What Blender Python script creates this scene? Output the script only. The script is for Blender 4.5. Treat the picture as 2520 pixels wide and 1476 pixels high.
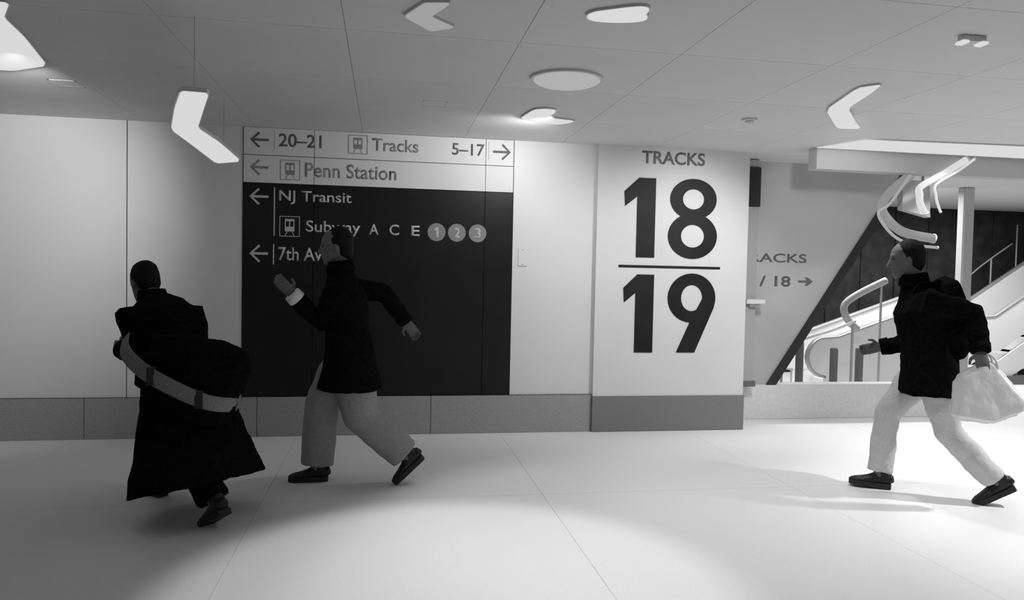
import bpy, bmesh, math, random
from mathutils import Vector, Matrix, noise
random.seed(7)
sc = bpy.context.scene
for o in list(bpy.data.objects): bpy.data.objects.remove(o)
COL = sc.collection
V = Vector
PI = math.pi

# ------------------------------------------------------------------ camera
cd = bpy.data.cameras.new('camera'); cam = bpy.data.objects.new('camera', cd); COL.objects.link(cam)
cd.sensor_fit = 'HORIZONTAL'; cd.sensor_width = 36; cd.lens = 1814.46 / 2520 * 36; cd.clip_end = 200
yaw, pitch, roll = .170128, .034334, .020558
fw = V((math.sin(yaw)*math.cos(pitch), math.cos(yaw)*math.cos(pitch), -math.sin(pitch)))
rt = V((math.cos(yaw), -math.sin(yaw), 0)); up = rt.cross(fw)
r2 = rt*math.cos(roll) + up*math.sin(roll); u2 = -rt*math.sin(roll) + up*math.cos(roll)
cam.matrix_world = Matrix(((r2.x, u2.x, -fw.x, 0), (r2.y, u2.y, -fw.y, -6.897), (r2.z, u2.z, -fw.z, 1.5), (0, 0, 0, 1)))
sc.camera = cam

# ------------------------------------------------------------------ world, exposure
w = bpy.data.worlds.new('world'); sc.world = w; w.use_nodes = True
bg = w.node_tree.nodes['Background']; bg.inputs[0].default_value = (1, 1, 1, 1); bg.inputs[1].default_value = .12
vs = sc.view_settings
vs.view_transform = 'Standard'; vs.look = 'None'; vs.exposure = 0; vs.gamma = 1; vs.use_curve_mapping = False
HC = 2.76

# ------------------------------------------------------------------ lamps of the concourse (most in or beside the ceiling fixtures built below)
def spot(name, loc, target, power, angle, blend=.4, radius=.06):
    l = bpy.data.lights.new(name, 'SPOT'); l.energy = power; l.spot_size = math.radians(angle); l.spot_blend = blend
    l.shadow_soft_size = radius
    o = bpy.data.objects.new(name, l); COL.objects.link(o); o.location = loc
    o.rotation_euler = (V(target) - V(loc)).to_track_quat('-Z', 'Y').to_euler()
    return o
spot('downlight_lamp', (1.08, -3.47, 2.70), (1.60, -3.40, 0), 64, 88, .35)
spot('downlight_lamp', (.19, -3.22, 2.71), (.32, -3.45, 0), 122, 60, .4)
spot('downlight_lamp', (1.12, -2.27, 2.66), (1.7, -2.6, 0), 48, 84, .6)
spot('downlight_lamp', (3.40, -1.95, 2.70), (3.7, -2.2, 0), 60, 100, .5)
spot('downlight_lamp', (2.92, -3.55, 2.66), (3.1, -3.7, 0), 25, 96, .4)
spot('downlight_lamp', (5.6, -3.2, 2.70), (5.6, -3.0, 0), 310, 110, .5)  # added out of view, without a fixture, to brighten the right side
spot('strip_lamp', (5.2, -.80, 2.72), (5.3, -.5, 0), 60, 104, .5)
spot('strip_lamp', (4.4, -.80, 2.72), (4.5, .0, .3), 22, 80, .8)
spot('wall_washer_lamp', (3.4, -1.95, 2.68), (4.75, .45, 2.0), 60, 50, .8)
spot('wall_washer_lamp', (-2.15, -2.1, 2.69), (-3.3, 0, 1.9), 115, 90, .9)
spot('wall_washer_lamp', (1.25, -1.17, 2.70), (.7, 0, 1.9), 48, 150, .9)
spot('wall_washer_lamp', (3.3, -1.9, 2.70), (2.7, 0, 1.2), 135, 84, .9)
def area(name, loc, target, power, sx, sy):
    l = bpy.data.lights.new(name, 'AREA'); l.shape = 'RECTANGLE'; l.size = sx; l.size_y = sy; l.energy = power
    o = bpy.data.objects.new(name, l); COL.objects.link(o); o.location = loc
    o.rotation_euler = (V(target) - V(loc)).to_track_quat('-Z', 'Y').to_euler()
    return o
area('hall_fill_lamp', (7.2, 2.2, 2.70), (7.2, 2.2, 0), 150, 5.0, .3)  # unseen lamp added above the escalators to brighten the hall; no fixture

# ------------------------------------------------------------------ materials (all neutral: the photograph is black and white)
MATS = {}
def mat(name, v, rough=.6, spec=.3, nscale=0, namp=0, bump=0, metal=0, emit=0):
    if name in MATS: return MATS[name]
    m = bpy.data.materials.new(name); m.use_nodes = True; nt = m.node_tree; b = nt.nodes['Principled BSDF']
    b.inputs['Base Color'].default_value = (v, v, v, 1); b.inputs['Roughness'].default_value = rough
    b.inputs['Specular IOR Level'].default_value = spec; b.inputs['Metallic'].default_value = metal
    if nscale:
        tc = nt.nodes.new('ShaderNodeTexCoord'); n = nt.nodes.new('ShaderNodeTexNoise')
        n.inputs['Scale'].default_value = nscale; n.inputs['Detail'].default_value = 5
        nt.links.new(tc.outputs['Object'], n.inputs['Vector'])
        r = nt.nodes.new('ShaderNodeValToRGB')
        lo, hi = max(0, v*(1-namp)), min(1, v*(1+namp))
        r.color_ramp.elements[0].position = .3; r.color_ramp.elements[1].position = .7
        r.color_ramp.elements[0].color = (lo, lo, lo, 1); r.color_ramp.elements[1].color = (hi, hi, hi, 1)
        nt.links.new(n.outputs['Fac'], r.inputs['Fac']); nt.links.new(r.outputs['Color'], b.inputs['Base Color'])
        if bump:
            bp = nt.nodes.new('ShaderNodeBump'); bp.inputs['Strength'].default_value = bump; bp.inputs['Distance'].default_value = .01
            nt.links.new(n.outputs['Fac'], bp.inputs['Height']); nt.links.new(bp.outputs['Normal'], b.inputs['Normal'])
    if emit:
        b.inputs['Emission Color'].default_value = (1, 1, 1, 1); b.inputs['Emission Strength'].default_value = emit
        b.inputs['Base Color'].default_value = (.05, .05, .05, 1); b.inputs['Specular IOR Level'].default_value = 0
    MATS[name] = m
    return m
WALL = mat('white_wall_panel', .74, .45, .3, 1.2, .03)
SIGNW = mat('white_sign_panel', .74, .5, .3, 1.5, .03)
SIGNB = mat('black_sign_panel', .009, .45, .3, 3, .2)
JOINT = mat('dark_joint', .05, .9)
CJOINT = mat('ceiling_joint', .16, .9)
FJOINT = mat('floor_joint', .3, .9)
PRINT_D = mat('dark_print', .14, .6, .2, 6, .1)
PRINT_F = mat('faded_print', .20, .6, .2)
PRINT_L = mat('pale_print', .55, .6, .2)
PRINT_G = mat('grey_print', .27, .6, .2)
NUM = mat('numeral_black', .012, .55, .25, 4, .3)
CEIL = mat('ceiling_panel', .70, .6, .2, .8, .05)
FLOORM = mat('terrazzo', .80, .55, .25, 160, .09)
GRANITE = mat('speckled_granite', .36, .5, .3, 220, .6)
GRANITE2 = mat('pillar_granite', .22, .5, .3, 200, .5)
LIGHT = mat('lit_diffuser', .8, emit=.68)
LIGHTD = mat('dim_trail_glow', .8, emit=.34)
LIGHTE = mat('glass_dome', .75, .25, .4, emit=.42)
RIM = mat('light_rim', .6, .4)
SOFF = mat('bulkhead_paint', .50, .6, .2)
SLAB = mat('grey_slab', .50, .6, .2, 2, .05)
DARKP = mat('dark_cladding', .03, .6, .15, 5, .4)
TRIM = mat('dark_trim', .03, .5, .3)
WHITE = mat('white_enamel', .80, .4, .4)
STEEL = mat('brushed_steel', .42, .35, .5, metal=.3)
GREYP = mat('grey_post', .16, .5, .3)
BLACKC = mat('black_cloth', .006, 1, .02, 40, .4, .3)
SKIN = mat('skin', .14, .6, .3, 30, .06)
HAIR = mat('dark_hair', .010, .7, .12, 120, .5, .4)
GREYT = mat('grey_trouser_cloth', .30, .9, .1, 60, .08, .25)
PALET = mat('pale_trouser_cloth', .60, .9, .1, 60, .06, .25)
SHOE = mat('dark_leather', .012, .45, .35)
SOLE = mat('sole_rubber', .03, .8)
LACE = mat('lace', .35, .8)
EYE = mat('eye', .02, .2, .5)
BAGW = mat('white_canvas', .78, .8, .1, 90, .04, .2)
STRAP = mat('pale_webbing', .22, .9, .1, 120, .2, .3)

# ------------------------------------------------------------------ mesh helpers
def mesh_obj(name, bm, m, parent=None, smooth=False):
    me = bpy.data.meshes.new(name); bm.normal_update(); bm.to_mesh(me); bm.free()
    if smooth:
        for p in me.polygons: p.use_smooth = True
    if m: me.materials.append(m)
    o = bpy.data.objects.new(name, me); COL.objects.link(o)
    if parent: o.parent = parent
    return o
def tag(o, label=None, cat=None, group=None, kind=None):
    if label: o['label'] = label
    if cat: o['category'] = cat
    if group: o['group'] = group
    if kind: o['kind'] = kind
    return o
def thing(name, label, cat, loc=(0, 0, 0), rz=0, group=None):
    o = bpy.data.objects.new(name, None); COL.objects.link(o); o.location = loc; o.rotation_euler = (0, 0, rz)
    o.empty_display_size = .1
    return tag(o, label, cat, group)
def bx(bm, x0, x1, y0, y1, z0, z1):
    vs_ = [bm.verts.new((x, y, z)) for z in (z0, z1) for y in (y0, y1) for x in (x0, x1)]
    for f in ((0, 2, 3, 1), (4, 5, 7, 6), (0, 1, 5, 4), (2, 6, 7, 3), (0, 4, 6, 2), (1, 3, 7, 5)):
        bm.faces.new([vs_[i] for i in f])
def box(name, b, m, parent=None, bevel=0):
    bm = bmesh.new(); bx(bm, *b)
    if bevel: bmesh.ops.bevel(bm, geom=bm.edges[:], offset=bevel, segments=2, affect='EDGES')
    if parent is not None: pass
    return mesh_obj(name, bm, m, parent)
def prism(bm, pts, axis, a, b):
    """extrude a 2-D outline between a and b along axis ('y': pts are x,z; 'z': pts are x,y)"""
    def P(p, t): return (p[0], t, p[1]) if axis == 'y' else (p[0], p[1], t)
    A = [bm.verts.new(P(p, a)) for p in pts]; B = [bm.verts.new(P(p, b)) for p in pts]
    n = len(pts)
    bm.faces.new(A); bm.faces.new(B[::-1])
    for i in range(n): bm.faces.new((A[i], B[i], B[(i+1) % n], A[(i+1) % n]))
    bmesh.ops.recalc_face_normals(bm, faces=bm.faces[:])
def chaikin(pts, r=.25, it=1, closed=True):
    for _ in range(it):
        out = []; n = len(pts)
        rng = range(n if closed else n-1)
        if not closed: out.append(pts[0])
        for i in rng:
            p, q = V(pts[i]), V(pts[(i+1) % n])
            out += [tuple(p.lerp(q, r)), tuple(p.lerp(q, 1-r))]
        if not closed: out.append(pts[-1])
        pts = out
    return pts
def outset(pts, d):
    n = len(pts); P = [V(p) for p in pts]
    a = sum(P[i].x*P[(i+1) % n].y - P[(i+1) % n].x*P[i].y for i in range(n)); s = 1 if a > 0 else -1
    out = []
    for i in range(n):
        e1 = (P[i]-P[i-1]).normalized(); e2 = (P[(i+1) % n]-P[i]).normalized()
        n1 = V((e1.y, -e1.x))*s; n2 = V((e2.y, -e2.x))*s
        t = n1+n2; t = t/max(.6, t.length**2)*2
        out.append(tuple(P[i]+t*d))
    return out
def frame_of(d, ref):
    d = d.normalized(); s = ref - d*ref.dot(d)
    if s.length < 1e-4: s = V((0, 1, 0)) - d*d.y
    s.normalize(); return s, d.cross(s)
def loft(bm, pts, rad, seg=20, ref=V((0, 1, 0))):
    """closed tube through pts; rad = r or (along ref, across)"""
    pts = [V(p) for p in pts]; rings = []; n = len(pts)
    for i, p in enumerate(pts):
        d = (pts[min(i+1, n-1)] - pts[max(i-1, 0)])
        s, t = frame_of(d, ref); r = rad[i] if isinstance(rad, (list, tuple)) else rad
        a, b = (r, r) if not isinstance(r, (list, tuple)) else r
        rings.append([bm.verts.new(p + s*a*math.cos(2*PI*k/seg) + t*b*math.sin(2*PI*k/seg)) for k in range(seg)])
    for A, B in zip(rings, rings[1:]):
        for k in range(seg): bm.faces.new((A[k], A[(k+1) % seg], B[(k+1) % seg], B[k]))
    bm.faces.new(rings[0][::-1]); bm.faces.new(rings[-1])
def smooth_path(pts, n=4):
    P = [V(p) for p in pts]; out = []
    for i in range(len(P)-1):
        p0, p1, p2, p3 = P[max(i-1, 0)], P[i], P[i+1], P[min(i+2, len(P)-1)]
        for k in range(n):
            t = k/n
            out.append(.5*((2*p1)+(p2-p0)*t+(2*p0-5*p1+4*p2-p3)*t*t+(3*p1-p0-3*p2+p3)*t**3))
    out.append(P[-1]); return out
def ell(bm, c, r, rot=None):
    M = Matrix.Translation(V(c)) @ (rot.to_4x4() if rot else Matrix()) @ Matrix.Diagonal((*r, 1))
    bmesh.ops.create_uvsphere(bm, u_segments=20, v_segments=12, radius=1, matrix=M)
CLOUD = bpy.data.textures.new('folds', 'CLOUDS'); CLOUD.noise_scale = .13
CLOUD2 = bpy.data.textures.new('fine_folds', 'CLOUDS'); CLOUD2.noise_scale = .05
def remeshed(name, bm, m, parent, voxel=.01, smooth=6, fold=0, tex=None):
    bmesh.ops.recalc_face_normals(bm, faces=bm.faces[:])
    me = bpy.data.meshes.new('tmp'); bm.to_mesh(me); bm.free()
    o = bpy.data.objects.new('tmp', me); COL.objects.link(o)
    r = o.modifiers.new('r', 'REMESH'); r.mode = 'VOXEL'; r.voxel_size = voxel; r.use_smooth_shade = True
    s = o.modifiers.new('s', 'SMOOTH'); s.iterations = smooth; s.factor = .5
    if fold:
        d = o.modifiers.new('d', 'DISPLACE'); d.texture = tex or CLOUD; d.strength = fold; d.mid_level = .5; d.texture_coords = 'LOCAL'
    dg = bpy.context.evaluated_depsgraph_get(); dg.update()
    new = bpy.data.meshes.new_from_object(o.evaluated_get(dg)); new.name = name
    bpy.data.objects.remove(o); bpy.data.meshes.remove(me)
    new.materials.clear(); new.materials.append(m)
    for p in new.polygons: p.use_smooth = True
    q = bpy.data.objects.new(name, new); COL.objects.link(q); q.parent = parent
    return q
def text(name, body, b, y, m, parent, bold=0, depth=.002):
    """flat lettering on a wall plane, fitted to b = (x0, z0, x1, z1)"""
    c = bpy.data.curves.new('tmp', 'FONT'); c.body = body; c.size = 1; c.offset = bold; c.extrude = 0; c.resolution_u = 6
    o = bpy.data.objects.new('tmp', c); COL.objects.link(o)
    dg = bpy.context.evaluated_depsgraph_get(); dg.update()
    me = bpy.data.meshes.new_from_object(o.evaluated_get(dg)); bpy.data.objects.remove(o); bpy.data.curves.remove(c)
    bm = bmesh.new(); bm.from_mesh(me); bpy.data.meshes.remove(me)
    xs = [v.co.x for v in bm.verts]; ys = [v.co.y for v in bm.verts]
    x0, x1, z0, z1 = min(xs), max(xs), min(ys), max(ys)
    for v in bm.verts:
        v.co = V((b[0]+(v.co.x-x0)/(x1-x0)*(b[2]-b[0]), y, b[1]+(v.co.y-z0)/(z1-z0)*(b[3]-b[1])))
    bmesh.ops.remove_doubles(bm, verts=bm.verts[:], dist=1e-5)
    ex = bmesh.ops.extrude_face_region(bm, geom=bm.faces[:])
    bmesh.ops.translate(bm, verts=[g for g in ex['geom'] if isinstance(g, bmesh.types.BMVert)], vec=(0, -depth, 0))
    bmesh.ops.recalc_face_normals(bm, faces=bm.faces[:])
    return mesh_obj(name, bm, m, parent)

# ------------------------------------------------------------------ the setting: floor, ceiling, walls
floor = tag(box('floor', (-7, 13, -10, 6, -.12, -.004), FJOINT), kind='structure')
tile_me = None
TX, TY = 1.85, 1.92
for i in range(-3, 7):
    for j in range(-5, 4):
        x0, y0 = -.77+i*TX, -2.0+j*TY
        if x0 > 12 or y0 > 4.5: continue
        if tile_me is None:
            bm = bmesh.new(); bx(bm, .001, TX-.001, .001, TY-.001, -.02, 0)
            o = mesh_obj('floor_tile', bm, FLOORM, floor); tile_me = o.data
        else:
            o = bpy.data.objects.new('floor_tile', tile_me); COL.objects.link(o); o.parent = floor
        o.location = (x0, y0, 0)
ceiling = tag(box('ceiling', (-7, 13, -10, 6, HC+.004, HC+.1), CJOINT), kind='structure')
pm = None
CX, CY = .925, .97
for i in range(-6, 13):
    for j in range(-9, 5):
        x0, y0 = -1.15+i*CX, j*CY
        if y0 >= 0 and x0 < 3.4: continue
        if pm is None:
            bm = bmesh.new(); bx(bm, .0015, CX-.0015, .0015, CY-.0015, 0, .02)
            o = mesh_obj('ceiling_panel', bm, CEIL, ceiling); pm = o.data
        else:
            o = bpy.data.objects.new('ceiling_panel', pm); COL.objects.link(o); o.parent = ceiling
        o.location = (x0, y0, HC)
# back wall with its big panels
wall = tag(box('wall_back', (-7, 3.53, .0, .2, -.02, HC+.02), JOINT), kind='structure')
for a, b in ((-7, -5.2), (-5.2, -3.7), (-3.7, -2.216), (-2.216, -1.258), (1.172, 1.99)):
    box('wall_panel', (a+.004, b-.004, -.02, 0, .36, HC), WALL, wall)
base = tag(box('baseboard_back', (-7, 1.975, -.03, 0, 0, .35), JOINT), kind='structure')
for a, b in ((-7, -5.5), (-5.5, -4.0), (-4.0, -2.55), (-2.55, -1.12), (-1.12, .43), (.43, 1.975)):
    box('granite_slab', (a+.002, b-.002, -.045, -.03, 0, .357), GRANITE, base, .003)
# pillar with the track numbers
pil = tag(box('wall_pillar', (1.983, 3.535, -.06, .4, .345, HC), WALL), kind='structure')
PY = -.0601
def digit_one(b):
    x0, z0, x1, z1 = b; h = z1-z0
    bm = bmesh.new()
    prism(bm, [(x1, z0), (x1, z1), (x1-.17, z1), (x0, z1-.175*h), (x0+.01, z1-.36*h), (x1-.185, z1-.235*h), (x1-.185, z0)][::-1], 'y', PY, PY-.006)
    return mesh_obj('numeral', bm, NUM, pil)
def ring_pts(cx, cz, rx, rz, n=48, a0=0):
    return [(cx+rx*math.cos(a0+2*PI*k/n), cz+rz*math.sin(a0+2*PI*k/n)) for k in range(n)]
def ring(bm, cx, cz, ro, ri, y0, y1, n=48):
    O = [[bm.verts.new((p[0], y, p[1])) for p in ring_pts(cx, cz, *ro)] for y in (y0, y1)]
    I = [[bm.verts.new((p[0], y, p[1])) for p in ring_pts(cx, cz, *ri)] for y in (y0, y1)]
    for k in range(n):
        j = (k+1) % n
        bm.faces.new((O[1][k], O[1][j], I[1][j], I[1][k])); bm.faces.new((O[0][k], O[0][j], O[1][j], O[1][k])); bm.faces.new((I[0][k], I[0][j], I[1][j], I[1][k]))
def digit_eight(b):
    x0, z0, x1, z1 = b; c = (x0+x1)/2; h = z1-z0
    bm = bmesh.new()
    ring(bm, c, z1-.255*h, (.24, .255*h), (.11, .125*h), PY, PY-.006)
    ring(bm, c, z0+.285*h, ((x1-x0)/2, .285*h), (.12, .142*h), PY, PY-.0064)
    bmesh.ops.recalc_face_normals(bm, faces=bm.faces[:])
    return mesh_obj('numeral', bm, NUM, pil)
def digit_nine(b):
    x0, z0, x1, z1 = b; c = (x0+x1)/2; h = z1-z0
    bm = bmesh.new()
    ring(bm, c, z1-.31*h, ((x1-x0)/2, .31*h), (.11, .165*h), PY, PY-.006)
    bm2 = bmesh.new()
    prism(bm2, [(x0+.10, z0), (x0+.29, z0), (x1-.012, z1-.42*h), (x1-.04, z1-.30*h), (x1-.13, z1-.30*h), (x0+.245, z1-.585*h)], 'y', PY, PY-.0064)
    me = bpy.data.meshes.new('t'); bm2.to_mesh(me); bm2.free(); bm.from_mesh(me); bpy.data.meshes.remove(me)
    bmesh.ops.recalc_face_normals(bm, faces=bm.faces[:])
    return mesh_obj('numeral', bm, NUM, pil)
digit_one((2.249, 1.693, 2.565, 2.459)); digit_eight((2.70, 1.690, 3.207, 2.470))
digit_one((2.262, .770, 2.570, 1.528)); digit_nine((2.715, .771, 3.21, 1.547))
box('divider_line', (2.209, 3.25, PY-.005, PY, 1.593, 1.617), NUM, pil)
text('lettering', 'TRACKS', (2.417, 2.598, 3.061, 2.722), PY, PRINT_F, pil, .02)
pb = tag(box('baseboard_pillar', (1.975, 3.543, -.075, .4, 0, .345), GRANITE2, None, .004), kind='structure')

# ------------------------------------------------------------------ the wayfinding sign
sign = thing('wayfinding_sign', 'wide wall sign with white top rows, black lower panel, arrows and station lettering', 'sign', (0, -.02, .36))
def sg(o): o.location = (0, .02, -.36); return o     # parts are written in wall coordinates
SX = (-1.256, -.648, .905, 1.170)
for (z0, z1, m) in ((2.518, 2.757, SIGNW), (2.272, 2.512, SIGNW), (.362, 2.266, SIGNB)):
    for a, b in zip(SX, SX[1:]): sg(box('sign_panel', (a+.0025, b-.0025, -.030, 0, z0, z1), m, sign))
SY = -.0301
def arrow(b, m, right=False):
    x0, z0, x1, z1 = b; zc = (z0+z1)/2; t = .011; h = (z1-z0)/2; k = h*.98
    def fl(x): return x0+x1-x if right else x
    bm = bmesh.new()
    o = t*1.414
    pts = [(x0, zc), (x0+k, z0+h+k-o*.0), (x0+k+o*.9, zc+k-o*.9), (x0+2.2*o, zc+t), (x1, zc+t), (x1, zc-t), (x0+2.2*o, zc-t), (x0+k+o*.9, zc-k+o*.9), (x0+k, zc-k)]
    pts = [(fl(x), z) for x, z in pts]
    prism(bm, pts, 'y', SY, SY-.002)
    sg(mesh_obj('arrow', bm, m, sign))
arrow((-1.199, 2.577, -1.041, 2.721), PRINT_D); arrow((.971, 2.567, 1.140, 2.722), PRINT_D, True)
arrow((-1.198, 2.333, -1.042, 2.480), PRINT_G); arrow((-1.202, 2.071, -1.040, 2.225), PRINT_L); arrow((-1.198, 1.561, -1.039, 1.724), PRINT_L)
def bar(b, m): sg(box('divider_bar', (b[0], b[2], SY-.002, SY, b[1], b[3]), m, sign))
bar((-.994, 2.57, -.988, 2.735), PRINT_L); bar((.927, 2.562, .934, 2.735), PRINT_L); bar((-.993, 1.804, -.983, 2.234), PRINT_L); bar((-.996, 1.546, -.986, 1.731), PRINT_L)
def picto(b, m):
    x0, z0, x1, z1 = b; s = x1-x0; c = (x0+x1)/2
    bm = bmesh.new()
    t = .006
    for q in ((x0, x1, z0, z0+t), (x0, x1, z1-t, z1), (x0, x0+t, z0+t, z1-t), (x1-t, x1, z0+t, z1-t)):   # square frame
        bx(bm, q[0], q[1], SY-.002, SY, q[2], q[3])
    fr = sg(mesh_obj('pictogram_frame', bm, m, sign))
    bm = bmesh.new()
    zb, zt, hw = z0+.26*s, z1-.14*s, .235*s
    zm1, zm2 = zb+.24*s, zt-.12*s
    bx(bm, c-hw, c+hw, SY-.002, SY, zb, zm1); bx(bm, c-hw, c+hw, SY-.002, SY, zm2, zt)                 # train front with two windows left open
    for a, b_ in ((c-hw, c-hw+.05*s), (c-.03*s, c+.03*s), (c+hw-.05*s, c+hw)): bx(bm, a, b_, SY-.002, SY, zm1, zm2)
    for sgn in (-1, 1):                                                                                # the two track legs
        a = c+sgn*.12*s
        prism(bm, [(a-.02*s, zb-.02*s), (a+.02*s, zb-.02*s), (a+.02*s+sgn*.1*s, zb-.2*s), (a-.02*s+sgn*.1*s, zb-.2*s)], 'y', SY, SY-.002)
    sg(mesh_obj('train_pictogram', bm, m, sign))
picto((-.352, 2.564, -.179, 2.733), PRINT_G); picto((-.941, 2.305, -.769, 2.482), PRINT_G); picto((-.943, 1.800, -.767, 1.982), PRINT_L)
def st(body, b, m, bold=.012): return sg(text('lettering', body, b, SY, m, sign, bold))
st('20–21', (-.954, 2.598, -.584, 2.714), PRINT_D); st('Tracks', (-.139, 2.599, .280, 2.713), PRINT_G); st('5–17', (.587, 2.597, .890, 2.706), PRINT_D)
st('Penn Station', (-.726, 2.338, .084, 2.466), PRINT_G); st('NJ Transit', (-.949, 2.088, -.317, 2.212), PRINT_L)
st('Subway', (-.714, 1.815, -.234, 1.951), PRINT_L); st('7th Ave', (-.951, 1.585, -.508, 1.705), PRINT_L)
for ch, b in (('A', (-.157, 1.838, -.070, 1.936)), ('C', (.026, 1.838, .114, 1.937)), ('E', (.225, 1.838, .303, 1.932))): st(ch, b, PRINT_L, .015)
for ch, cx in (('1', .458), ('2', .646), ('3', .840)):
    bm = bmesh.new(); prism(bm, ring_pts(cx, 1.879, .083, .083, 40), 'y', SY, SY-.002)
    sg(mesh_obj('route_disc', bm, PRINT_G, sign))
    w_ = .018 if ch == '1' else .028
    if ch == '1':
        bm = bmesh.new(); prism(bm, [(cx+.018, 1.832), (cx+.018, 1.926), (cx+.002, 1.926), (cx-.022, 1.908), (cx-.022, 1.892), (cx-.002, 1.902), (cx-.002, 1.832)], 'y', SY-.0021, SY-.004)
        sg(mesh_obj('lettering', bm, PRINT_L, sign)); continue
    sg(text('lettering', ch, (cx-w_, 1.832, cx+w_, 1.926), SY-.0021, PRINT_L, sign, .015))
# small access plate beside the sign
pl = thing('wall_plate', 'small pale access plate on the white wall right of the black sign', 'wall plate', (1.274, -.02, 1.582))
box('cover', (-.043, .043, -.008, 0, 0, .172), WALL, pl, .003); box('screw', (-.005, .005, -.011, -.008, .15, .16), STEEL, pl)
box('screw', (-.005, .005, -.011, -.008, .012, .022), STEEL, pl)

# ------------------------------------------------------------------ ceiling lights; bent and chevron outlines are light trails built solid
def light(label, pts, m, z=HC, drop=.018, rounds=1, r=.12, rods=None, name='ceiling_light_trail'):
    pts = [tuple(p) for p in chaikin(pts, r, rounds)]
    cx = sum(p[0] for p in pts)/len(pts); cy = sum(p[1] for p in pts)/len(pts)
    t = thing(name, label, 'ceiling light', (cx, cy, z), 0, 'ceiling lights')
    loc = [(p[0]-cx, p[1]-cy) for p in pts]
    bm = bmesh.new(); prism(bm, outset(loc, .007), 'z', 0, -drop*.7); mesh_obj('rim', bm, RIM, t)
    bm = bmesh.new(); prism(bm, loc, 'z', -drop*.7, -drop); mesh_obj('diffuser', bm, m, t)
    for q in rods or ():
        bm = bmesh.new(); loft(bm, [(q[0]-cx, q[1]-cy, 0), (q[0]-cx, q[1]-cy, HC-z)], .0016, 8); mesh_obj('added_suspension_rod', bm, STEEL, t)
    return t
light('bent white light trail of a ceiling lamp, built as a panel hung low in front of the sign, leftmost whole one',
      [(-.959, -3.196), (-.84, -3.18), (-.95, -2.806), (-1.108, -2.26), (-1.089, -1.766), (-1.107, -.956), (-1.32, -.787), (-1.289, -1.615), (-1.273, -2.189), (-1.092, -2.797)], LIGHT, 2.35, .03, 1, .1,
      [(-.96, -2.95), (-1.2, -1.1)], 'hung_light_trail')  # low height and rods added to carry the trail shape
light('large bent white ceiling light trail cut by the upper left corner', [(-1.95, -2.99), (-1.792, -2.971), (-1.923, -2.738), (-1.972, -2.409), (-2.105, -1.817), (-2.388, -1.626), (-2.62, -1.65), (-2.3, -2.4)], LIGHT, r=.1)
light('dim grey chevron ceiling light trail at the top edge above the sign', [(.159, -3.419), (.275, -3.445), (.197, -3.242), (.324, -3.116), (.21, -3.033), (.071, -3.219)], LIGHTD, r=.06)
light('bright elongated ceiling light trail at the top edge above the pillar', [(.927, -3.412), (.947, -3.483), (1.013, -3.525), (1.11, -3.59), (1.164, -3.603), (1.195, -3.573), (1.193, -3.513), (1.225, -3.47), (1.212, -3.415), (1.102, -3.372), (.98, -3.367)], LIGHT, rounds=2, r=.25)
light('small bright chevron ceiling light trail just above the white wall', [(1.035, -1.042), (1.086, -1.397), (1.169, -1.447), (1.245, -1.425), (1.261, -1.33), (1.226, -1.141), (1.479, -1.085), (1.454, -.997), (1.357, -.903)], LIGHT, r=.15)
light('bright chevron ceiling light trail right of the numbered pillar', [(3.148, -1.933), (2.98, -2.546), (3.068, -2.651), (3.132, -2.467), (3.258, -2.03), (3.601, -1.619), (3.76, -1.452), (3.768, -1.404), (3.605, -1.375)], LIGHT, r=.12)
light('long bright light strip in the ceiling before the bulkhead', [(3.953, -.535), (4.134, -.991), (5.649, -1.08), (7.5, -1.17), (9.5, -1.25), (9.5, -.56), (6.151, -.56)], LIGHT, rounds=0, name='strip_light')
# the oval one is a glass dome
ov = thing('dome_light', 'pale oval glass dome light in the ceiling above the pillar', 'ceiling light', (1.12, -2.27, HC), 0, 'ceiling lights')
bm = bmesh.new(); prism(bm, ring_pts(0, 0, .235, .225, 40), 'z', 0, -.015); mesh_obj('rim', bm, RIM, ov)
bm = bmesh.new(); bmesh.ops.create_uvsphere(bm, u_segments=40, v_segments=16, radius=1, matrix=Matrix.Diagonal((.215, .205, .045, 1)))
bmesh.ops.delete(bm, geom=[v for v in bm.verts if v.co.z > .001], context='VERTS')
bmesh.ops.translate(bm, verts=bm.verts[:], vec=(0, 0, -.012)); mesh_obj('glass_dome', bm, LIGHTE, ov, True)
# small ceiling fittings
def fitting(name, label, cat, x, y, r, h):
    t = thing(name, label, cat, (x, y, HC))
    bm = bmesh.new(); loft(bm, [(0, 0, 0), (0, 0, -h*.5), (0, 0, -h*.52)], [r, r, r*.7], 24, V((1, 0, 0))); mesh_obj('collar', bm, CEIL, t)
    bm = bmesh.new(); loft(bm, [(0, 0, -h*.5), (0, 0, -h*.8), (0, 0, -h)], [r*.6, r*.55, r*.2], 20, V((1, 0, 0))); mesh_obj('sensor_dome', bm, RIM, t, True)
fitting('smoke_detector', 'small round smoke detector on the ceiling left of the right chevron light trail', 'smoke detector', 2.796, -1.461, .06, .035)
def hatch(label, x, y):
    t = thing('ceiling_hatch', label, 'ceiling hatch', (x, y, HC))
    s = .09
    bm = bmesh.new()
    for q in ((-s, s, -s, -s+.012), (-s, s, s-.012, s), (-s, -s+.012, -s, s), (s-.012, s, -s, s)): bx(bm, q[0], q[1], q[2], q[3], -.002, 0)
    mesh_obj('hatch_frame', bm, CEIL, t); box('hatch_lid', (-s+.014, s-.014, -s+.014, s-.014, -.0015, 0), CEIL, t)
hatch('small square ceiling hatch in front of the white sign rows', .341, -1.336); hatch('small square ceiling hatch above the bright left wall', -2.195, -1.291)
bk = thing('bracket_light', 'small bracket with two bright ends on the ceiling in the upper right', 'ceiling light', (2.92, -3.55, HC))
box('mount', (-.07, .07, -.02, .02, -.03, 0), RIM, bk, .004)
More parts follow.
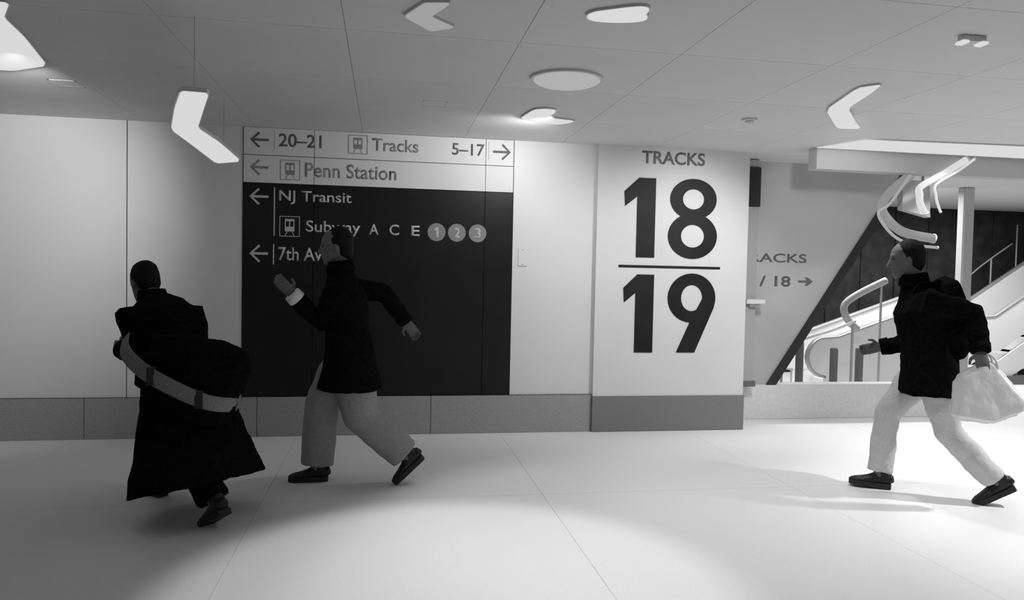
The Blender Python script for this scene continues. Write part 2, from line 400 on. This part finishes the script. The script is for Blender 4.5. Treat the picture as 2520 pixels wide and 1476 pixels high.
for s in (-1, 1): box('lamp_end', (s*.055-.02, s*.055+.02, -.03, .03, -.045, -.03), LIGHT, bk, .004)

# ------------------------------------------------------------------ right side: bulkhead, slanted wall, plinth, hall
tag(box('wall_bulkhead', (3.98, 12, -.5, -.36, 2.555, HC), SOFF), kind='structure')
sw = tag(bpy.data.objects.new('wall_slanted', None), kind='structure')
bm = bmesh.new(); prism(bm, [(3.54, .36), (4.12, .36), (4.155, .463), (5.66, 2.76), (3.54, 2.76)], 'y', .45, .62)
bpy.data.objects.remove(sw); sw = tag(mesh_obj('wall_slanted', bm, SLAB), kind='structure')
bm = bmesh.new(); prism(bm, [(4.06, .37), (4.17, .37), (5.72, 2.74), (5.62, 2.74)], 'y', .43, .63); mesh_obj('edge_trim', bm, TRIM, sw)
text('lettering', 'TRACKS', (3.68, 1.69, 4.49, 1.785), .4499, PRINT_D, sw, .012)
text('lettering', '19 / 18', (3.70, 1.43, 4.31, 1.545), .4499, PRINT_D, sw, .02)
bm = bmesh.new(); prism(bm, [(4.40, 1.478), (4.50, 1.478), (4.475, 1.445), (4.51, 1.445), (4.572, 1.49), (4.51, 1.535), (4.475, 1.535), (4.50, 1.502), (4.40, 1.502)], 'y', .4499, .447); mesh_obj('arrow', bm, PRINT_D, sw)
tag(box('wall_plinth', (3.54, 6.35, .43, .62, 0, .372), mat('plinth_stone', .80, .6, .2, 30, .05), None, .004), kind='structure')
jp = thing('metal_post', 'grey metal post with dark box on top between pillar and slanted wall', 'post', (3.76, .34, .372))
box('shaft', (-.07, .08, -.03, .06, 0, 2.38), mat('post_paint', .42, .5, .3), jp, .004); box('dark_box', (-.055, .088, -.05, -.03, 1.89, 2.30), TRIM, jp, .004)
box('foot_plate', (-.09, .10, -.04, .07, 0, .06), GREYP, jp, .003)
lb = thing('wall_ledge', 'small white ledge on the grey post beside the pillar', 'ledge', (3.80, .30, 1.245))
box('body', (-.09, .12, -.05, .0095, 0, .05), WHITE, lb, .006); box('bracket', (-.05, .07, -.03, .0095, -.03, 0), STEEL, lb, .003)
# hall behind
wd = tag(box('wall_hall', (3.2, 13, 4.2, 4.4, -.02, HC+.02), TRIM), kind='structure')
for k in range(15):
    x = 3.4+k*.62
    box('cladding_panel', (x+.012, x+.608, 4.17+.012*(k % 2), 4.2, 0, HC), DARKP, wd)
tag(box('wall_hall_side', (3.3, 3.5, .62, 4.2, -.02, HC+.02), mat('hall_side_paint', .35, .6, .2)), kind='structure')
cl = tag(box('wall_column', (7.40, 7.56, 1.6, 1.72, 0, HC), mat('column_paint', .52, .5, .3), None, .012), kind='structure')
tag(box('curb', (7.3, 13, 2.72, 3.9, 0, .13), GREYP, None, .004), kind='structure')
# dark posts in front of the far escalator
for x, z, lab in ((4.78, .80, 'short dark post nearest the slanted wall'), (5.22, .72, 'short dark post in the middle behind the plinth'), (5.55, .72, 'short dark post nearest the person in black behind the plinth')):
    t = thing('bollard', lab, 'post', (x, 1.0, 0), 0, 'posts behind the plinth')
    bm = bmesh.new(); loft(bm, [(0, 0, 0), (0, 0, z-.02), (0, 0, z)], [.045, .045, .03], 20, V((1, 0, 0))); mesh_obj('shaft', bm, GREYP, t, True)
    bm = bmesh.new(); loft(bm, [(0, 0, 0), (0, 0, .02)], [.08, .08], 20, V((1, 0, 0))); mesh_obj('base_plate', bm, STEEL, t)
def rail(name, label, pts, r, m, posts=()):
    P = smooth_path(pts, 5); c = P[0]
    t = thing(name, label, 'handrail', (c.x, c.y, 0))
    bm = bmesh.new(); loft(bm, [p-V((c.x, c.y, 0)) for p in P], r, 14, V((0, 1, 0))); mesh_obj('rail', bm, m, t, True)
    for q in posts:
        bm = bmesh.new(); loft(bm, [(q[0]-c.x, q[1]-c.y, 0), (q[0]-c.x, q[1]-c.y, q[2])], .015, 10); mesh_obj('baluster', bm, STEEL, t)
rail('handrail', 'white handrail bending up behind the plinth along the slanted wall edge', [(4.44, .9, .32), (4.58, .9, .587), (4.70, .9, .79), (4.80, .9, .835), (5.131, .9, .933), (5.413, .9, 1.04)], .016, WHITE, [(4.5, .9, .42), (5.38, .9, 1.02)])
rail('handrail', 'pale light trail built as a bent handrail in the dark hall left of the person in black', [(6.308, 1.6, 1.524), (5.914, 1.6, 1.336), (5.737, 1.6, 1.194), (5.784, 1.6, 1.024), (5.931, 1.6, .895)], .045, mat('pale_trail_rail', .45, .5, .3), [(6.25, 1.6, 1.49)])  # bent shape follows a light trail, given as a rail
def escalator(label, xn, y0, y1, zn, slope, length, steps, m=WHITE):
    """two balustrades with a rounded newel, handrails, steps and skirts; runs to +x"""
    t = thing('escalator', label, 'escalator', (xn, (y0+y1)/2, 0), 0, 'escalators in the hall')
    hw = (y1-y0)/2; R = .26; zc = zn
    top = [(0+R-R*math.cos(a), zc+R*math.sin(a)) for a in [(-.5+.1*k)*PI/1 for k in range(0, 10)]]
    x1, z1 = top[-1]
    top += [(x1+.25, z1+.02), (x1+.25+length, z1+.02+slope*length)]
    bot = [(x1+.25+length, z1-.50+slope*length), (x1+.35, z1-.50), (R, max(.0, zc-R))]
    for s in (-1, 1):
        bm = bmesh.new(); prism(bm, top+bot, 'y', s*hw-.03, s*hw+.03); b = mesh_obj('balustrade', bm, m, t)
        bm = bmesh.new(); loft(bm, [(p[0]-.0, s*hw, p[1]+.02) for p in top], (.05, .03), 12, V((0, 1, 0))) if False else loft(bm, [(p[0], s*hw, p[1]) for p in top], [(.045, .022)]*len(top), 12, V((0, 1, 0)))
        mesh_obj('handrail', bm, STEEL if m is WHITE else GREYP, t, True)
        bm = bmesh.new(); prism(bm, [(R, 0), (x1+.35, 0), (x1+.25+length, slope*length-.2), (x1+.25+length, slope*length+.36), (x1+.35, .36), (R, .3)], 'y', s*hw-.025, s*hw+.025); mesh_obj('skirt', bm, m, t)
    for k in range(steps):
        xa = .55+k*.38; za = .2*(k > 0)*0 + max(0, slope*(xa-x1-.2))
        bm = bmesh.new(); bx(bm, xa, xa+.38, -hw+.05, hw-.05, max(0, za-.12), za+.06+.02); mesh_obj('step', bm, m if m is WHITE else GREYP, t)
    return t
escalator('white escalator with a rounded end rising right behind the plinth', 5.46, 1.95, 2.75, .50, .34, 1.7, 4)
escalator('bright white escalator at the right edge beyond the white bag', 8.60, 2.8, 3.7, .76, .62, 3.2, 6)
rail('handrail', 'thin pale handrail against the dark hall wall at the right edge', [(9.194, 3.95, 1.332), (9.5, 3.95, 1.56), (9.872, 3.95, 1.85), (10.4, 3.95, 2.2)], .014, STEEL, [(9.2, 3.95, 1.33), (10.0, 3.95, 1.93)])
pr = thing('pole', 'thin pale vertical pole against the dark wall at the right edge', 'pole', (10.36, 3.83, 0))
bm = bmesh.new(); loft(bm, [(0, 0, .13), (0, 0, 2.5)], .012, 10); mesh_obj('shaft', bm, STEEL, pr, True)
bm = bmesh.new(); loft(bm, [(0, 0, .13), (0, 0, .16)], .05, 16, V((1, 0, 0))); mesh_obj('base_plate', bm, STEEL, pr)
# light trails and wall glow at the bulkhead, built as tubes and box
def trail_tube(name, label, pts, r, m, y, caps=True, n=5):
    P = smooth_path([(p[0], y, p[1]) for p in pts], n); c = P[0]
    t = thing(name, label, 'light', tuple(c))
    bm = bmesh.new(); loft(bm, [p-c for p in P], r, 14, V((0, 1, 0))); mesh_obj('tube', bm, m, t, True)
    for q, d in ((P[0], P[0]-P[1]), (P[-1], P[-1]-P[-2])):
        d = d.normalized()*.02; rr = r if not isinstance(r, list) else r[0]
        rr = rr if not isinstance(rr, tuple) else max(rr)
        bm = bmesh.new(); loft(bm, [q-c-d*.3, q-c+d*.5], rr*1.08, 14, V((0, 1, 0))); mesh_obj('end_cap', bm, RIM, t, True)
    return t
trail_tube('tube_light_trail', 'thick bright lamp trail built as a bent tube in front of the bulkhead above the person in black', [(5.51, 2.70), (5.28, 2.56), (5.03, 2.42), (5.022, 2.34), (5.031, 2.26), (5.087, 2.166)], .032, LIGHT, -.57)
trail_tube('tube_light_trail', 'thin bright lamp trail built as a bent tube right beside the thick bent tube', [(5.55, 2.70), (5.38, 2.58), (5.146, 2.44), (5.148, 2.34), (5.164, 2.27), (5.204, 2.181)], .012, LIGHT, -.63)
hb = thing('wall_glow_box', 'pale grey wall glow built as a box hanging below the bulkhead behind the bent tubes', 'wall glow', (5.17, -.30, 2.555))
bm = bmesh.new(); prism(bm, [(-.15, -.04), (.15, -.04), (.17, -.40), (-.14, -.33)], 'y', -.03, .05); mesh_obj('box', bm, mat('pale_wall_glow', .42, .6, .2), hb)  # pale box takes the place of a glow on the wall
for s in (-1, 1): box('added_glow_box_hanger', (s*.1-.008, s*.1+.008, 0, .016, -.045, .205), STEEL, hb)
PT = mat('pale_highlight_trail', .5, .4, .4, emit=.24)  # glow stands for a highlight trail, not a lamp
trail_tube('curved_highlight_trail', 'broad pale highlight trail built as a curved tube, left of the glow box', [(5.041, 2.55), (4.839, 2.381), (4.75, 2.25), (4.79, 2.139), (4.989, 1.997), (5.323, 1.942)], .045, PT, -.40)
trail_tube('curved_highlight_trail', 'thin pale highlight trail built as a curved tube below the broad curved tube', [(4.99, 2.545), (4.778, 2.258), (4.66, 2.154), (4.82, 1.96), (5.03, 1.874), (5.312, 1.850)], .014, LIGHTD, -.475)

# ------------------------------------------------------------------ people
def ik(h, a, l1, l2, fwd):
    h, a = V(h), V(a); d = a-h; L = min(d.length, (l1+l2)*.999); u = d.normalized()
    x = (l1*l1-l2*l2+L*L)/(2*L); y = math.sqrt(max(0, l1*l1-x*x))
    f = V(fwd) - u*V(fwd).dot(u); f.normalize()
    return h+u*x+f*y
def hand(bm, wrist, d, n, curl=.5, side=1):
    """palm and five fingers; d = finger direction, n = palm normal"""
    d = V(d).normalized(); n = (V(n)-d*V(n).dot(d)).normalized(); s = d.cross(n)*side
    w0 = V(wrist)
    loft(bm, [w0-d*.02, w0+d*.03, w0+d*.075, w0+d*.095], [(.026, .018), (.037, .016), (.042, .015), (.038, .011)], 14, s)
    for k, (off, L) in enumerate(((-.031, .072), (-.010, .082), (.011, .076), (.031, .06))):
        p = w0+d*.088+s*off; pts = [p]; a = curl*.35
        for j, f in enumerate((.45, .32, .25)):
            dd = d*math.cos(a)+n*math.sin(a); p = p+dd*L*f; pts.append(p); a += curl*.9
        loft(bm, pts, [.0092, .0088, .0082, .0068], 10, s)
    p = w0+d*.025-s*.034; q = p+(d*.6-s*.75+n*.35).normalized()*.035; r = q+(d*.9-s*.2+n*.45).normalized()*.035
    loft(bm, [w0+d*.012-s*.015, p, q, r], [.014, .0125, .011, .008], 10, n)
def person(label, loc, rz, pose, mats, scale=1.0, coat_hem=None, baggy=1.0, fold=.016):
    t = thing('person', label, 'person', loc, rz); t.scale = (scale,)*3
    g = pose
    hip, chest, neck, head = V(g['hip']), V(g['chest']), V(g['neck']), V(g['head'])
    spine = (chest-hip).normalized(); side = V((0, 1, 0))
    hl, hr = hip+side*.09, hip-side*.09
    legs = []
    for h, a in ((hl, V(g['ank_l'])), (hr, V(g['ank_r']))):
        legs.append((h, ik(h, a, .43, .43, (1, 0, .15)), a))
    arms = []
    shx = chest+spine*.06
    for s, wr in ((1, V(g['wr_l'])), (-1, V(g['wr_r']))):
        sh = shx+side*s*.185
        arms.append((s, sh, ik(sh, wr, .29, .26, (-1, 0, -.2)), wr))
    hf = V(g['face']).normalized(); hs = V((0, 0, 1)).cross(hf).normalized(); hu = hf.cross(hs)
    HM = Matrix((hf, hs, hu)).transposed()
    H = lambda x, y, z: head + HM @ V((x, y, z))
    # --- body: one continuous surface with head, neck, arms, hands and legs
    bm = bmesh.new()
    loft(bm, [hip-spine*.06, hip+spine*.08, hip+spine*.2, chest, chest+spine*.08, neck], [(.15, .1), (.145, .1), (.14, .095), (.165, .11), (.13, .09), (.06, .06)], 20, side)
    for h, k, a in legs: loft(bm, [h+V((0, 0, .03)), h.lerp(k, .4), k, k.lerp(a, .35), a, a-V((0, 0, .02))], [.085, .078, .056, .056, .038, .038], 14, side)
    for s, sh, el, wr in arms: loft(bm, [sh, sh.lerp(el, .5), el, el.lerp(wr, .4), wr], [.05, .045, .038, .038, .026], 14, side)
    loft(bm, [neck-spine*.03, neck+V((0, 0, .02)), head+HM @ V((-.02, 0, -.06))], [.062, .056, .056], 16, side)
    rows = ((-.122, .062, .018, .022), (-.112, .058, .034, .034), (-.085, .038, .058, .050), (-.05, .016, .084, .061), (-.01, .004, .096, .068), (.03, 0, .1, .074), (.07, -.008, .095, .072), (.1, -.012, .075, .058), (.118, -.014, .048, .038), (.126, -.014, .02, .018))
    rg = []
    for z, cx, rx, ry in rows: rg.append([bm.verts.new(H(cx+rx*math.cos(2*PI*k/24), ry*math.sin(2*PI*k/24), z)) for k in range(24)])
    for A, B in zip(rg, rg[1:]):
        for k in range(24): bm.faces.new((A[k], A[(k+1) % 24], B[(k+1) % 24], B[k]))
    bm.faces.new(rg[0][::-1]); bm.faces.new(rg[-1])
    loft(bm, [H(.088, 0, .022), H(.106, 0, -.012), H(.116, 0, -.030), H(.096, 0, -.040)], [.009, .012, .015, .010], 10, HM @ V((0, 1, 0)))   # nose
    ell(bm, H(.083, 0, .036), (.016, .050, .010), HM)                                         # brow
    ell(bm, H(.088, 0, -.064), (.014, .024, .006), HM); ell(bm, H(.085, 0, -.075), (.014, .020, .007), HM)   # lips
    for s in (-1, 1): ell(bm, H(-.004, s*.075, -.012), (.018, .010, .031), HM)                # ears
    for s, sh, el, wr in arms:
        d = (wr-el).normalized()
        hand(bm, wr, d, g.get('palm_n', (0, -s, 0)) if 'palm_n' in g else V((0, -s, 0)), g['curl'][0 if s > 0 else 1], 1 if s > 0 else -1)
    b = remeshed('body', bm, mats['skin'], t, .0062, 3)
    for s in (-1, 1):
        bm = bmesh.new(); ell(bm, H(.083, s*.031, .012), (.012, .015, .009), HM); mesh_obj('eye', bm, EYE, b, True)
    # --- hair
    bm = bmesh.new(); ell(bm, H(-.025, 0, .045), (.096, .084, .096), HM); ell(bm, H(-.055, 0, -.01), (.062, .076, .085), HM)
    if g.get('hair') == 'long': loft(bm, [H(-.05, 0, .02), H(-.085, 0, -.08), H(-.10, 0, -.20)], [(.08, .05), (.085, .045), (.06, .025)], 16, HM @ V((0, 1, 0)))
    hr_ = remeshed('hair', bm, HAIR, t, .008, 3, .012, CLOUD2)
    # --- trousers
    bm = bmesh.new()
    loft(bm, [hip-spine*.09, hip+spine*.02, hip+spine*.12], [(.165, .125), (.175, .13), (.16, .12)], 22, side)
    for h, k, a in legs:
        e = a+(k-a).normalized()*.03
        loft(bm, [h+V((0, 0, .02)), h.lerp(k, .45), k, k.lerp(e, .5), e], [.105*min(baggy, 1.15), .098*baggy, .08*baggy, .078*baggy, .074*baggy], 18, side)
    remeshed('trousers', bm, mats['trousers'], t, .010, 5, fold)
    # --- jacket or coat
    bm = bmesh.new(); hem = coat_hem or .12
    low = hip-spine*.0+V((0, 0, -hem)) if not g.get('hem_dir') else hip+V(g['hem_dir'])*hem
    fl = 1+hem*g.get('flare', .5); bk = g.get('bulk', 1.0)
    loft(bm, [low, hip.lerp(low, .5), hip+spine*.03, hip.lerp(chest, .5), chest, chest+spine*.075, neck-spine*.015, neck+V((0, 0, .03))],
         [(.20*fl*bk, .155*fl*bk), (.195*(1+fl)/2*bk, .15*(1+fl)/2*bk), (.195*bk, .145*bk), (.18*bk, .13*bk), (.205*bk, .145*bk), (.185, .12), (.085, .085), (.075, .075)], 26, side)
    for s, sh, el, wr in arms:
        e = wr-(wr-el).normalized()*.015
        loft(bm, [sh-side*s*.04, sh, sh.lerp(el, .5), el, el.lerp(e, .5), e], [.075, .08*bk, .07*bk, .06*bk, .057*bk, .05], 16, side)
    j = remeshed('coat' if hem > .3 else 'jacket', bm, mats['jacket'], t, .010, 5, fold*1.2)
    # --- collar, cuffs and front closing of the jacket
    bm = bmesh.new(); c1 = neck-spine*.02; c2 = neck+V((.005, 0, .055))
    A = [[bm.verts.new(c+V((math.cos(2*PI*q/28)*r_[0], math.sin(2*PI*q/28)*r_[1], .012*math.cos(2*PI*q/28)*-1))) for q in range(28)] for c, r_ in ((c1, (.098, .094)), (c2, (.084, .08)), (c2, (.072, .068)), (c1, (.085, .08)))]
    for X, Y in zip(A, A[1:]+A[:1]):
        for q in range(28): bm.faces.new((X[q], X[(q+1) % 28], Y[(q+1) % 28], Y[q]))
    bmesh.ops.recalc_face_normals(bm, faces=bm.faces[:]); mesh_obj('collar', bm, mats['jacket'], j, True)
    for s, sh, el, wr in arms:
        d = (wr-el).normalized(); bm = bmesh.new()
        loft(bm, [wr-d*.055, wr-d*.05, wr+d*.002, wr+d*.006], [.044*bk, .053*bk, .049*bk, .040], 18, side); mesh_obj('cuff', bm, mats['cuff'] if s > 0 and 'cuff' in mats else mats['jacket'], j, True)
    # --- shoes
    for a, pt in ((V(g['ank_l']), g['toe_l']), (V(g['ank_r']), g['toe_r'])):
        sh = thing('shoe', None, None, (0, 0, 0)); bpy.data.objects.remove(sh)
        q = Matrix.Rotation(pt, 4, 'Y')
        M = Matrix.Translation(a) @ q @ Matrix.Translation((0, 0, -.085))
        bm = bmesh.new()
        xs = [(-.078, .022, .05), (-.07, .036, .085), (-.03, .040, .098), (.02, .040, .09), (.06, .044, .068), (.11, .047, .052), (.155, .042, .042), (.182, .026, .03), (.19, .01, .02)]
        loft(bm, [(x, 0, .014+h/2) for x, w_, h in xs], [(w_, h/2) for x, w_, h in xs], 18, V((0, 1, 0)))
        loft(bm, [(-.035, 0, .06), (-.02, 0, .13)], [.043, .046], 16, V((0, 1, 0)))
        bmesh.ops.transform(bm, matrix=M, verts=bm.verts[:]); so = remeshed('shoe', bm, SHOE, t, .006, 3)
        bm = bmesh.new(); out = [(x, w_*1.08) for x, w_, h in xs]; pts = out+[(x, -w_) for x, w_ in out[::-1]]
        prism(bm, pts, 'z', 0, .034); bmesh.ops.transform(bm, matrix=M, verts=bm.verts[:]); mesh_obj('sole', bm, SOLE, so)
        for k in range(4):
            bm = bmesh.new(); x = .03+k*.018; z = .014+.085-.016*k
            loft(bm, [(x, -.022, z-.007), (x, 0, z), (x, .022, z-.007)], .003, 8, V((0, 0, 1))); bmesh.ops.transform(bm, matrix=M, verts=bm.verts[:]); mesh_obj('lace', bm, LACE, so)
    return t, dict(arms=arms, legs=legs, H=H)
# person in the middle: walks left past the sign
mid, _ = person('person in dark jacket and loose grey trousers walking left past the black sign', (-.24, -1.60, 0), PI,
    dict(hip=(0, 0, .90), chest=(.05, 0, 1.28), neck=(.07, 0, 1.47), head=(.10, 0, 1.62), face=(1, 0, -.08),
         ank_l=(-.40, .07, .19), toe_l=.75, ank_r=(.22, -.08, .086), toe_r=0, wr_l=(.37, .14, 1.30), wr_r=(-.38, -.24, 1.10), curl=(.6, .6), flare=1.1, bulk=1.12),
    dict(skin=SKIN, jacket=BLACKC, trousers=GREYT, cuff=BAGW), 1.03, .24, 1.5)
# person at the right: black padded jacket, pale trousers
right, _ = person('person in black jacket and pale trousers striding left before the escalators', (3.78, -2.30, 0), math.radians(152),
    dict(hip=(0, 0, .88), chest=(.07, 0, 1.26), neck=(.115, 0, 1.45), head=(.165, 0, 1.60), face=(1, 0, -.12),
         ank_l=(-.40, .07, .15), toe_l=.55, ank_r=(.27, -.08, .092), toe_r=-.05, wr_l=(-.22, .30, 1.02), wr_r=(.27, -.22, .98), curl=(1.3, .7), flare=.2, bulk=1.18),
    dict(skin=SKIN, jacket=BLACKC, trousers=PALET), 1.04, .18, 1.08, .03)
# person at the left: long black coat, bent under a big bag
left, _ = person('stooped person in a long black coat with a big black bag, left foreground', (-1.22, -2.10, 0), math.radians(135),
    dict(hip=(0, 0, .86), chest=(.22, 0, 1.17), neck=(.36, 0, 1.30), head=(.46, 0, 1.40), face=(1, 0, -.35),
         ank_l=(-.44, .06, .14), toe_l=.5, ank_r=(.42, -.07, .09), toe_r=0, wr_l=(.40, .17, .98), wr_r=(.38, -.17, .96), curl=(1.2, 1.2), bulk=1.2, flare=1.1, hem_dir=(-.28, 0, -1)),
    dict(skin=SKIN, jacket=BLACKC, trousers=BLACKC), 1.0, .66, 1.2, .03)
# ------------------------------------------------------------------ what they carry
bp = thing('backpack', 'black rounded backpack on the back of the person in black', 'backpack', (3.905, -2.365, 1.0), math.radians(152)); bp.rotation_euler = (0, .17, math.radians(152))
bm = bmesh.new(); loft(bm, [(0, 0, -.02), (0, 0, .05), (0, 0, .22), (0, 0, .40), (-.0, 0, .50), (.02, 0, .54)], [(.13, .07), (.17, .12), (.18, .14), (.17, .13), (.13, .10), (.06, .05)], 22)
pk = remeshed('pack', bm, BLACKC, bp, .010, 5, .015)
bm = bmesh.new(); loft(bm, [(-.10, 0, .06), (-.115, 0, .14), (-.11, 0, .24)], [(.11, .05), (.13, .06), (.10, .04)], 16); remeshed('front_pocket', bm, BLACKC, bp, .010, 4)
for s in (-1, 1):
    bm = bmesh.new(); loft(bm, smooth_path([(.03, s*.09, .50), (.14, s*.12, .54), (.22, s*.12, .44), (.20, s*.15, .22), (.05, s*.14, .05)], 4), [(.022, .006)]*17, 10); mesh_obj('shoulder_strap', bm, BLACKC, bp, True)
tb = thing('tote_bag', 'large white tote bag swinging from the hand of the person in black', 'bag', (3.885, -2.70, .635), math.radians(-10)); tb.scale = (.88, .88, .88)
bm = bmesh.new(); o_ = [(-.27, -.02), (.02, -.06), (.24, .02), (.31, .12), (.16, .26), (.03, .42), (-.02, .44), (-.25, .29)]
prism(bm, o_, 'y', -.055, .055)
bmesh.ops.bevel(bm, geom=bm.edges[:], offset=.03, segments=3, affect='EDGES')
remeshed('bag', bm, BAGW, tb, .010, 6, .02)
for s in (-1, 1):
    bm = bmesh.new(); loft(bm, smooth_path([(-.10, s*.03, .34), (-.06, s*.02, .44), (-.02, s*.008, .47), (.03, s*.02, .43), (.05, s*.03, .36)], 4), [(.012, .004)]*17, 8); mesh_obj('handle', bm, BAGW, tb, True)
du = thing('duffel_bag', 'big soft black bag with a pale strap slung on the stooped person', 'bag', (-1.02, -2.36, .62))
bm = bmesh.new(); o_ = [(-.34, .30, .16), (-.18, .24, .22), (0, .17, .26), (.14, .12, .24), (.19, .10, .16)]
loft(bm, [(x, 0, z+.05) for x, z, r in o_], [(r*.72, r) for x, z, r in o_], 24, V((0, 1, 0)))
dbag = remeshed('bag', bm, BLACKC, du, .012, 6, .03)
P = smooth_path([(-1.50, -2.26, 1.08), (-1.45, -2.42, 1.02), (-1.33, -2.54, .935), (-1.17, -2.585, .845), (-.98, -2.575, .755), (-.86, -2.48, .72), (-.84, -2.36, .72)], 5)
bm = bmesh.new(); c0 = V((-1.02, -2.36, .62)); loft(bm, [p-c0 for p in P], [(.008, .045)]*len(P), 12, V((.25, 1, 0))); mesh_obj('strap', bm, STRAP, du, True)
for p in (P[12], P[19]):
    bm = bmesh.new(); q = p-c0; bx(bm, q.x-.02, q.x+.02, q.y-.012, q.y+.012, q.z-.05, q.z+.05); mesh_obj('buckle', bm, TRIM, du)
